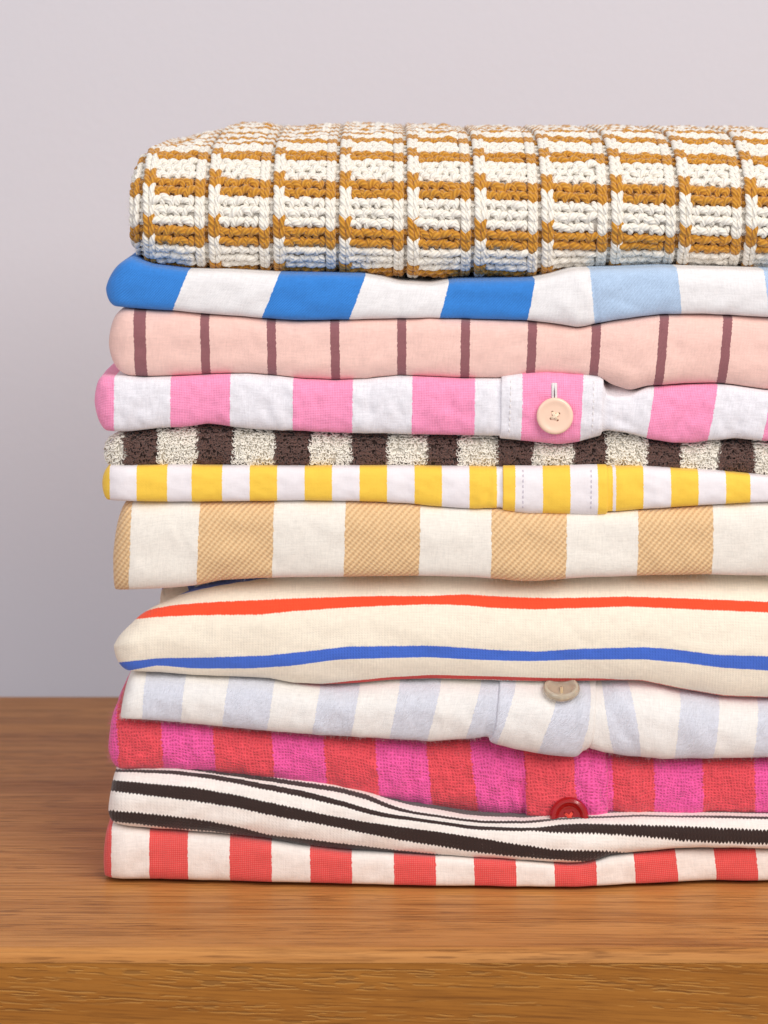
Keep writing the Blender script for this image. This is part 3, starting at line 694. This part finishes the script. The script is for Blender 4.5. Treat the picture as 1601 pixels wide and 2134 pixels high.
# ---- 7: wide tan and cream twill
TAN = srgb(240, 202, 152)
st7 = [(150,266,TAN),(408,567,TAN),(715,872,TAN),(1021,1179,TAN),(1326,1485,TAN),(1632,1790,TAN)]
m7 = fabric('tan_twill', srgb(241, 233, 221), st7, weave='twill', period=13.5, diag=-0.85, basew=0.08, jit=0.9, wamt=0.65, dark=srgb(206, 158, 108), tone=0.05, bumpd=0.00012, sheen=0.3, rough=0.9)
t7 = thing('folded_garment', 'thick twill garment in wide tan and cream stripes under the yellow shirt', 'clothing', GROUP)
c7 = cloth(7, below(b6), b7, 232, 1165, 36, 5, nt=1.9, nb=3, yf=[(150,0.0005),(600,-0.0015),(1100,-0.003),(1601,-0.001)], kT=0.55, kB=0.45, n=2.9, amp=1.8, lam=(240, 120), depth=0.215, shear=[(150,0.03),(405,0.05),(500,0.03),(1000,0.02),(2000,0.02)],
           creases=[(420,1200,560,1170,22,-2.0),(1040,1195,1200,1195,18,2)])
cloth_mesh(c7, 'body', m7, t7)

# ---- 6: yellow and white shirt
YL = srgb(255, 208, 74)
st6 = [(150,227,YL),(284,343,YL),(399,458,YL),(514,574,YL),(630,689,YL),(745,805,YL),(861,920,YL),(976,1033,YL),(1046,1074,YL),(1131,1188,YL),(1244,1272,YL),(1283,1338,YL),(1395,1451,YL),(1509,1563,YL),(1622,1680,YL)]
m6 = fabric('yellow_cotton', srgb(240, 232, 233), st6, weave='plain', period=3.2, jit=0.4, wamt=0.10, tone=0.03, bumpd=0.00003, rough=0.55, sheen=0.15, slub=0.10)
t6 = thing('folded_shirt', 'smooth yellow and white striped shirt with a narrow placket', 'shirt', GROUP)
top6 = [(x, y + 2) for x, y in b5]
cr6 = [(1022,985,1014,1055,8,-3),(995,990,1000,1050,10,2.5),(1040,985,1042,1058,6,-5),(1276,985,1272,1060,6,-5),(1295,990,1300,1040,10,2.5),(1340,1000,1330,1050,12,-2),(1365,990,1372,1045,10,1.6),(640,985,650,1035,14,1.2),(840,990,850,1045,16,-1.5),(940,985,948,1050,12,1.3)]
c6 = cloth(6, top6, b6, 209, 1008, 22, 14, yf=[(150,0.0),(600,-0.001),(1150,-0.002),(1601,-0.001)], kT=0.6, kB=0.55, n=2.8, amp=0.9, lam=(110, 60), creases=cr6, depth=0.208, sig=5)
cloth_mesh(c6, 'body', m6, t6)
band(c6, 'placket', 1048, 1267, m6, t6, thick=4.5, edge=4, bow=0)
thr = plain_mat('white_thread', srgb(238, 232, 230), 0.8, 0.3)
def seam(c, x, py0, py1, parent, mat, dx=0.0, lift=7.0, **kw):
    pts, nn = [], []
    for py in np.linspace(py0, py1, 14):
        p, n_ = at(c, x + dx * (py - py0) / (py1 - py0), py); pts.append(p + n_ * (lift * S)); nn.append(n_)
    pts = np.array(pts); pts[:, 0] = np.linspace(pts[0, 0], pts[-1, 0], len(pts))
    return stitch_line('stitching', pts, nn, mat, parent, **kw)
gthr = plain_mat('grey_thread', srgb(200, 192, 205), 0.8, 0.2)
seam(c6, 1088, 980, 1060, t6, gthr, 2, lift=4.8, ln=7, gap=4, rad=0.9); seam(c6, 1231, 980, 1060, t6, gthr, -1, lift=4.8, ln=7, gap=4, rad=0.9)
p, n_ = at(c6, 1156, 977)
button(t6, np.array([X(1155), 0.0088, Z(957, 0.0088)]), (0.05, -0.6, 0.8), 72 * S, (plain_mat('olive_resin', srgb(176, 160, 110), 0.15, trans=0.4, coat=0.5), clrt), style='dish')

# ---- 5: brown and cream terry
TB, TC = srgb(70, 42, 32), srgb(246, 238, 222)
br5 = [(258,328),(410,485),(572,645),(732,807),(890,955),(1037,1110),(1196,1263),(1349,1419),(1500,1572),(1655,1725)]
m5 = fabric('terry_ground', TC, [(a, b, TB) for a, b in br5], weave='brushed', period=5, jit=2.5, bumpd=0.0003, sheen=0.4)
t5 = thing('folded_terry_garment', 'looped terry garment in dark brown and cream blocks between pink and yellow shirts', 'clothing', GROUP)
c5 = cloth(5, below(b4), b5, 216, 945, 58, 22, nt=1.8, yf=[(150,0.0035),(1601,0.0035)], kT=0.7, kB=0.7, n=2.6, amp=1.6, lam=(90, 60), depth=0.20, pucker=0)
cloth_mesh(c5, 'body', m5, t5, inset=0.0004)
ev5 = regrid(c5, 216, 1660, -75, 75, 4, 3)
def terry(stripe_ranges, name, mat, parent, seed, dens):
    r_ = np.random.default_rng(seed)
    for a, b in stripe_ranges:
        nlp = int((b - a) * 112 * dens); u = r_.uniform(a, b, nlp); v = r_.uniform(-58, 58, nlp)
        rows = np.round(v / 7.0) * 7.0; v = rows + r_.normal(0, 1.6, nlp)
        rad = r_.uniform(3.0, 5.2, nlp); th = np.linspace(-0.25 * math.pi, 1.25 * math.pi, 8)
        lean = r_.normal(0, 0.5, nlp); yaw = r_.normal(0, 0.7, nlp); out = r_.uniform(1.5, 4.0, nlp)
        du = np.cos(th)[None] * rad[:, None] * np.cos(yaw)[:, None]; dvv = np.sin(th)[None] * rad[:, None] * 0.75 + du * np.sin(yaw)[:, None] * 0.8
        ho = (np.sin(th)[None] * 0.55 + 0.55) * rad[:, None] * 0.9 + out[:, None] - 2.0 + lean[:, None] * np.cos(th)[None] * 1.5
        p, nn = ev5(u[:, None] + du, v[:, None] - dvv * 0.9)
        C = p + nn * (ho * S)[..., None]
        V, F, uv = tubes(C, np.full(C.shape[:2], 0.95 * S), nn, 4)
        o = make_mesh(name, V, F, mat, parent, uv)
TB2 = plain_mat('brown_loop', srgb(98, 60, 46), 0.85, 0.5, grain=0.2); TC2 = plain_mat('cream_loop', srgb(252, 245, 231), 0.85, 0.4, grain=0.05)
terry([b for b in br5[:-1]], 'brown_loops', TB2, t5, 51, 0.055)
ends = [(219, 258)] + [(br5[i][1], br5[i + 1][0]) for i in range(len(br5) - 1)]
terry(ends, 'cream_loops', TC2, t5, 52, 0.05)
for o in t5.children:
    if o.name.startswith(('brown_loops', 'cream_loops')): o['kind'] = 'stuff'

# ---- 4: pink and white shirt with a cuff and button
PK = srgb(254, 160, 198)
st4 = [(150,234,PK),(350,479,PK),(604,731,PK),(857,984,PK),(1086,1208,PK),(1351,1481,PK),(1598,1725,PK)]
m4 = fabric('pink_chambray', srgb(232, 229, 233), st4, weave='oxford', period=7.0, jit=0.7, basew=0.2, wamt=0.6, dark=srgb(236, 92, 142), tone=0.13, slub=0.34, bumpd=0.00005)
t4 = thing('folded_shirt', 'bright pink and white striped shirt with a cream button on its cuff', 'shirt', GROUP)
top4 = [(x, y + 2) for x, y in b3 if x < 1245] + [(1250,786),(1258,790),(1264,820),(1290,824),(1316,822),(1352,806),(1425,802),(1495,800),(1535,804),(1601,814),(2100,808)]
cr4 = [(1266,830,1262,905,8,-5),(1036,800,1034,905,7,-4),(1015,800,1020,890,14,2),(1275,830,1350,820,10,2),(1290,840,1330,900,16,-2),(420,800,440,880,20,-1.4),(560,800,520,880,18,1.2),(760,800,740,890,20,1.5),(1500,820,1480,900,18,-1.5)]
c4 = cloth(4, top4, b4, 193, 836, 20, 28, nt=2, nb=1.7, yf=[(150,-0.0005),(600,-0.0015),(1040,-0.0025),(1250,-0.0025),(1320,-0.0015),(1601,-0.002)], kT=0.55, kB=0.5, n=2.9, amp=1.8, lam=(95, 75), creases=cr4, pucker=30, pamp=1.2, depth=0.214, sig=4,
           shear=[(150,0.0),(1000,0.02),(1150,0.03),(1300,0.12),(1420,0.2),(2000,0.12)],
           topadd=lambda px, y: 30 * S * np.exp(-((px - 1292) / 30.0) ** 4) * sstep((y - 0.0035) / 0.004))
cloth_mesh(c4, 'body', m4, t4)
cuff, cxs = band(c4, 'cuff', 1045, 1257, m4, t4, thick=5, edge=4, skew=(1, -3), bow=0)
seam(c4, 1066, 794, 903, t4, thr, -3, lift=5.2, ln=8, gap=5, rad=1.2); seam(c4, 1236, 794, 903, t4, thr, -3, lift=5.2, ln=8, gap=5, rad=1.2)
bone = plain_mat('bone_resin', srgb(248, 210, 184), 0.28, trans=0.0, spec=0.5, grain=0.05, gscale=300, coat=0.25)
bthr = plain_mat('cream_thread', srgb(250, 226, 196), 0.8, 0.3)
p, n_ = at(c4, 1156, 866)
button(t4, p + n_ * 0.0019, n_ * 0.6 + np.array([0, -0.5, 0]), 76 * S, (bone, bthr), spin=0.55, style='flat')
# buttonhole: dense satin stitches round a slit
p0, n0 = at(c4, 1154, 800); p1, n1 = at(c4, 1154, 838)
C, Nn = [], []
for k in range(15):
    f = k / 14; pp = p0 + (p1 - p0) * f; nn = n0
    for sgn in (-1, 1):
        q = np.linspace(0.6, 5.2, 5) * sgn
        if k < 3: q = np.linspace(-1.0 + 0.3 * k, 5.4, 5) * sgn
        hgt = np.array([4.0, 6.4, 7.2, 6.4, 4.0]) + 0.6 + 4.5 * math.sin(math.pi * min(f, 0.6))
        C.append(pp + np.outer(q, [S, 0, 0]) + np.outer(hgt * S, nn)); Nn.append(np.repeat(nn[None], 5, 0))
C = np.array(C); Nn = np.array(Nn)
V, F, uv = tubes(C, np.full(C.shape[:2], 1.5 * S), Nn, 5); bh = make_mesh('buttonhole', V, F, thr, t4, uv)
sl = []
for f in np.linspace(0.25, 1, 6): sl.append(p0 + (p1 - p0) * f + n0 * (6.6 + 4.5 * math.sin(math.pi * min(f, 0.6))) * S)
sl = np.array(sl)[None]; V, F, uv = tubes(sl, np.array([[0.4, 1.2, 1.6, 1.6, 1.6, 1.2]]) * S, np.repeat(n0[None, None], 6, 1), 6)
make_mesh('slit', V, F, plain_mat('slit_shade', srgb(70, 26, 40), 0.9), bh, uv)  # dark tube in place of the slit opening, its shade put into the colour

# ---- 3: peach shirt with thin maroon stripes
MR = srgb(156, 100, 104)
st3 = [(x - 10, x + 10, MR) for x in (289, 425, 562, 698, 834, 968, 1104, 1239, 1375, 1511, 1647, 1783)]
m3 = fabric('peach_twill', srgb(248, 205, 192), st3, weave='twill', period=7.0, jit=0.7, wamt=0.42, basew=0.6, diag=3.0, tone=0.05, bumpd=0.00004, sheen=0.25)
t3 = thing('folded_shirt', 'pale peach shirt with thin maroon vertical stripes', 'shirt', GROUP)
c3 = cloth(3, below(b2), b3, 223, 715, 44, 52, nt=2.1, nb=2.2, yf=[(150,0.001),(600,0.0),(1150,-0.001),(1320,-0.003),(1601,-0.001)], kT=0.6, kB=0.55, n=2.9, amp=1.8, lam=(190, 100), depth=0.21,
           shear=[(150,-0.03),(425,-0.02),(700,-0.02),(968,0.02),(1104,0.04),(1239,0.06),(1375,0.1),(2000,0.1)], creases=[(640,770,760,775,24,2),(1260,770,1380,790,20,2.2),(1150,700,1240,690,22,-2)])
cloth_mesh(c3, 'body', m3, t3)

# ---- 2: blue and white shirt
BU, LB = srgb(58, 140, 228), srgb(194, 219, 248)
st2 = [(150,372,BU),(557,741,BU),(924,1104,BU),(1233,1412,LB),(1592,1770,LB)]
m2 = fabric('blue_twill', srgb(237, 233, 232), st2, weave='twill', period=6.5, jit=0.7, wamt=0.55, basew=0.2, diag=2.4, tone=0.05, bumpd=0.00005, sheen=0.2)
t2 = thing('folded_shirt', 'white shirt with wide bright blue stripes fading to pale blue on the right', 'shirt', GROUP)
top2 = [(150,536),(272,536),(292,546),(315,554),(391,563),(470,564),(576,570),(756,573),(800,581),(832,590),(900,594),(950,585),(1110,583),(1150,575),(1198,562),(1272,560),(1382,556),(1601,562),(2100,560)]
c2 = cloth(2, top2, b2, 217, 602, 58, 24, nt=1.55, nb=2, yf=[(150,0.001),(600,-0.001),(1000,0.0005),(1200,-0.0035),(1300,-0.003),(1601,-0.002)], kT=0.6, kB=0.55, n=2.9, amp=1.5, lam=(170, 80), depth=0.213,
           shear=[(150,0.38),(700,0.40),(950,0.26),(1100,0.2),(1180,0.1),(1230,-0.12),(1420,-0.1),(2000,-0.08)], creases=[(1232,590,1246,680,8,-5),(1262,600,1300,655,18,2.2),(1180,640,1225,680,16,3.5),(1200,570,1228,620,14,2.5),(1330,570,1350,650,26,-1.2),(860,600,1000,600,16,1.5)])
cloth_mesh(c2, 'body', m2, t2)

# ---- 1: chunky knitted sweater in ochre and cream
OC, OC2 = srgb(216, 154, 54), srgb(176, 114, 32)
YC, YC2 = srgb(250, 244, 232), srgb(236, 227, 212)
t1 = thing('folded_sweater', 'chunky ribbed knit sweater in ochre and cream stripes on top of the stack', 'sweater', GROUP)
top1 = [(150,320),(300,320),(430,317),(560,311),(700,301),(850,293),(1000,288),(1300,286),(1601,288),(2100,290)]
HA = [(150,-2),(280,0),(350,8),(410,24),(470,38),(530,34),(600,20),(690,24),(800,16),(1000,2),(2100,0)]
def hump(px, y):
    g = np.arange(150, 2101, 5.0); a = np.interp(px, g, curve(HA, g, 18))
    return a * S * sstep((y - 0.022) / 0.085)
c1 = cloth(1, top1, b1, 266, 440, 42, 34, nt=2.3, nb=2.4, yf=[(150,0.006),(600,0.005),(1601,0.004)], bT=[(150,0.024),(500,0.030),(900,0.050),(2100,0.054)], bB=0.017, n=2.05, pucker=0, mid=0.42, amp=2.0, lam=(150, 110), topadd=hump, nphi=64, ntop=30, depth=0.20, rc=60)
bl = curve([(150,436),(300,438),(770,445),(1000,448),(1340,457),(1601,465),(2100,475)], c1.px, 30)
py0 = c1.PY[:, c1.nphi // 2]
c1.V = c1.V + (bl - py0)[:, None]           # v = 0 runs along the middle of the broad cream stripe
ROW, PER = 21.2, 106.0
def row_col(rw): return 0 if (rw % 5) in (0, 1, 4) else 1          # rows -1,0,1 cream, then two ochre
# the stripes of the ground cloth follow the rows of yarn
m1 = fabric('knit_ground', srgb(236, 228, 216), [(PER * k + 1.5 * ROW, PER * k + 3.5 * ROW, srgb(186, 126, 44)) for k in range(-3, 12)], axis='v', weave='brushed', period=8, bumpd=0.0003)
cloth_mesh(c1, 'body', m1, t1, inset=0.0005)
ev1 = regrid(c1, 266, 1760, -230, 900, 4, 4)
seams = [155, 294, 430, 565, 703, 845, 985, 1125, 1270, 1412, 1550, 1690]
pieces = {}
def add(key, uu, vv, hh, rr):
    pieces.setdefault(key, []).append((uu, vv, hh, rr))
r1 = np.random.default_rng(11)
J = lambda s: r1.normal(0, s)
M_ = 7; q = np.linspace(0, 1, M_); arch = np.sin(math.pi * q)
tap = np.array([0.62, 0.9, 1.0, 1.05, 1.0, 0.9, 0.62])
vmin, vmax = -190, 860
for k in range(len(seams) - 1):
    a, b = seams[k], seams[k + 1]; W = b - a
    for rw in range(int(vmin / ROW), int(vmax / ROW)):
        v = rw * ROW
        key = (rw - (rw % 5) + (0 if (rw % 5) in (0, 1) else (2 if (rw % 5) in (2, 3) else 5)), row_col(rw))
        def K(r_): return ((r_ - (r_ % 5) + (0 if (r_ % 5) in (0, 1) else (2 if (r_ % 5) in (2, 3) else 5))), row_col(r_))
        # standing rib of V stitches just right of the groove, one row ahead of the panel
        uc = a + 17
        kk = K(rw - 1)
        for s in (-1, 1):
            uu = uc + s * (8.5 - 6.5 * (1 - q) ** 1.2 * 1.0) + J(0.5)
            vv = v - 15 + 32 * q + J(0.8)
            add(kk, uu, vv, 1.0 + 4.2 * arch + J(0.4), 6.6 * tap)
        # closing V stitches on the left of the next groove
        uc = b - 14; kk = K(rw)
        for s in (-1, 1):
            uu = uc + s * (7.0 - 5.0 * (1 - q)) + J(0.5)
            vv = v - 17 + 29 * q + J(0.8)
            add(kk, uu, vv, -0.8 + 3.6 * arch + J(0.4), 6.4 * tap)
        # purl bumps of the panel
        n_b = 4; x0, x1 = a + 30, b - 24; w = (x1 - x0) / n_b
        for i in range(n_b + (rw % 2)):
            u = x0 + (i + (0.5 if rw % 2 == 0 else 0.0)) * w + J(1.0)
            if u > x1 - 3: continue
            tilt = J(3.0) + 2.6 * (1 if (i + rw) % 2 else -1)
            uu = u + (q - 0.5) * w * 1.12; vv = v + tilt * (q - 0.5) * 2 + 4.4 * arch - 2 + J(1.5)
            add(K(rw), uu, vv, -2.2 + 5.0 * arch + J(1.0), (8.2 + J(0.7)) * tap)
        for i in range(n_b):
            u = x0 + (i + (0.05 if rw % 2 == 0 else 0.5)) * w + J(1.0)
            uu = u + 3.0 * np.sin(3 * q + J(1.0)); vv = v - 11 + 22 * q + J(0.8)
            add(K(rw), uu, vv, -1.2 + 2.8 * arch + J(0.8), 7.0 * tap)
        # ladder strand across the groove
        uu = b - 9 + 20 * q; add(K(rw), uu, v + J(1.5) + 0 * q, -1.8 - 1.5 * arch, 4.8 * tap)
ymat = [yarn_mat('cream_yarn', YC, YC2), yarn_mat('ochre_yarn', OC, OC2)]
for (rw, cidx), lst in sorted(pieces.items()):
    A = np.array([[np.broadcast_to(z_, (M_,)) for z_ in it] for it in lst])
    keep = (A[:, 0, M_ // 2] > 267.0); A = A[keep]
    if not len(A): continue
    p, nn = ev1(A[:, 0], A[:, 1])
    C = p + nn * (A[:, 2] * S)[..., None]
    V, F, uv = tubes(C, A[:, 3] * S, nn, 8 if rw < 18 else 6)
    o = make_mesh(('cream_stripe', 'ochre_stripe')[cidx], V, F, ymat[cidx], t1, uv)
fuzz(c1, 5000, 0.0026, 0.00002, plain_mat('cream_fibre', srgb(246, 238, 222), 0.9, 0.5), t1, 12, edge_bias=0.1)
fuzz(c11, 1500, 0.0010, 0.000012, plain_mat('beige_fibre', srgb(170, 155, 142), 0.9, 0.5), t11, 111, edge_bias=0.5)
fuzz(c7, 2600, 0.0009, 0.000014, fm_wht, t7, 71, edge_bias=0.5)

# every garment's Empty stands at the middle of its own underside
for t, c in ((t1, c1), (t2, c2), (t3, c3), (t4, c4), (t5, c5), (t6, c6), (t7, c7), (t8, c8), (t9, c9), (t10, c10), (t11, c11), (t12, c12)):
    base = Vector((float(c.P[..., 0].mean()), 0.1, float(np.median(c.P[c.nc // 2, c.nphi:c.nphi + 5, 2])) if t is not t12 else 0.0))
    t.location = base
    for ch in t.children: ch.matrix_parent_inverse = Matrix.Translation(-base)
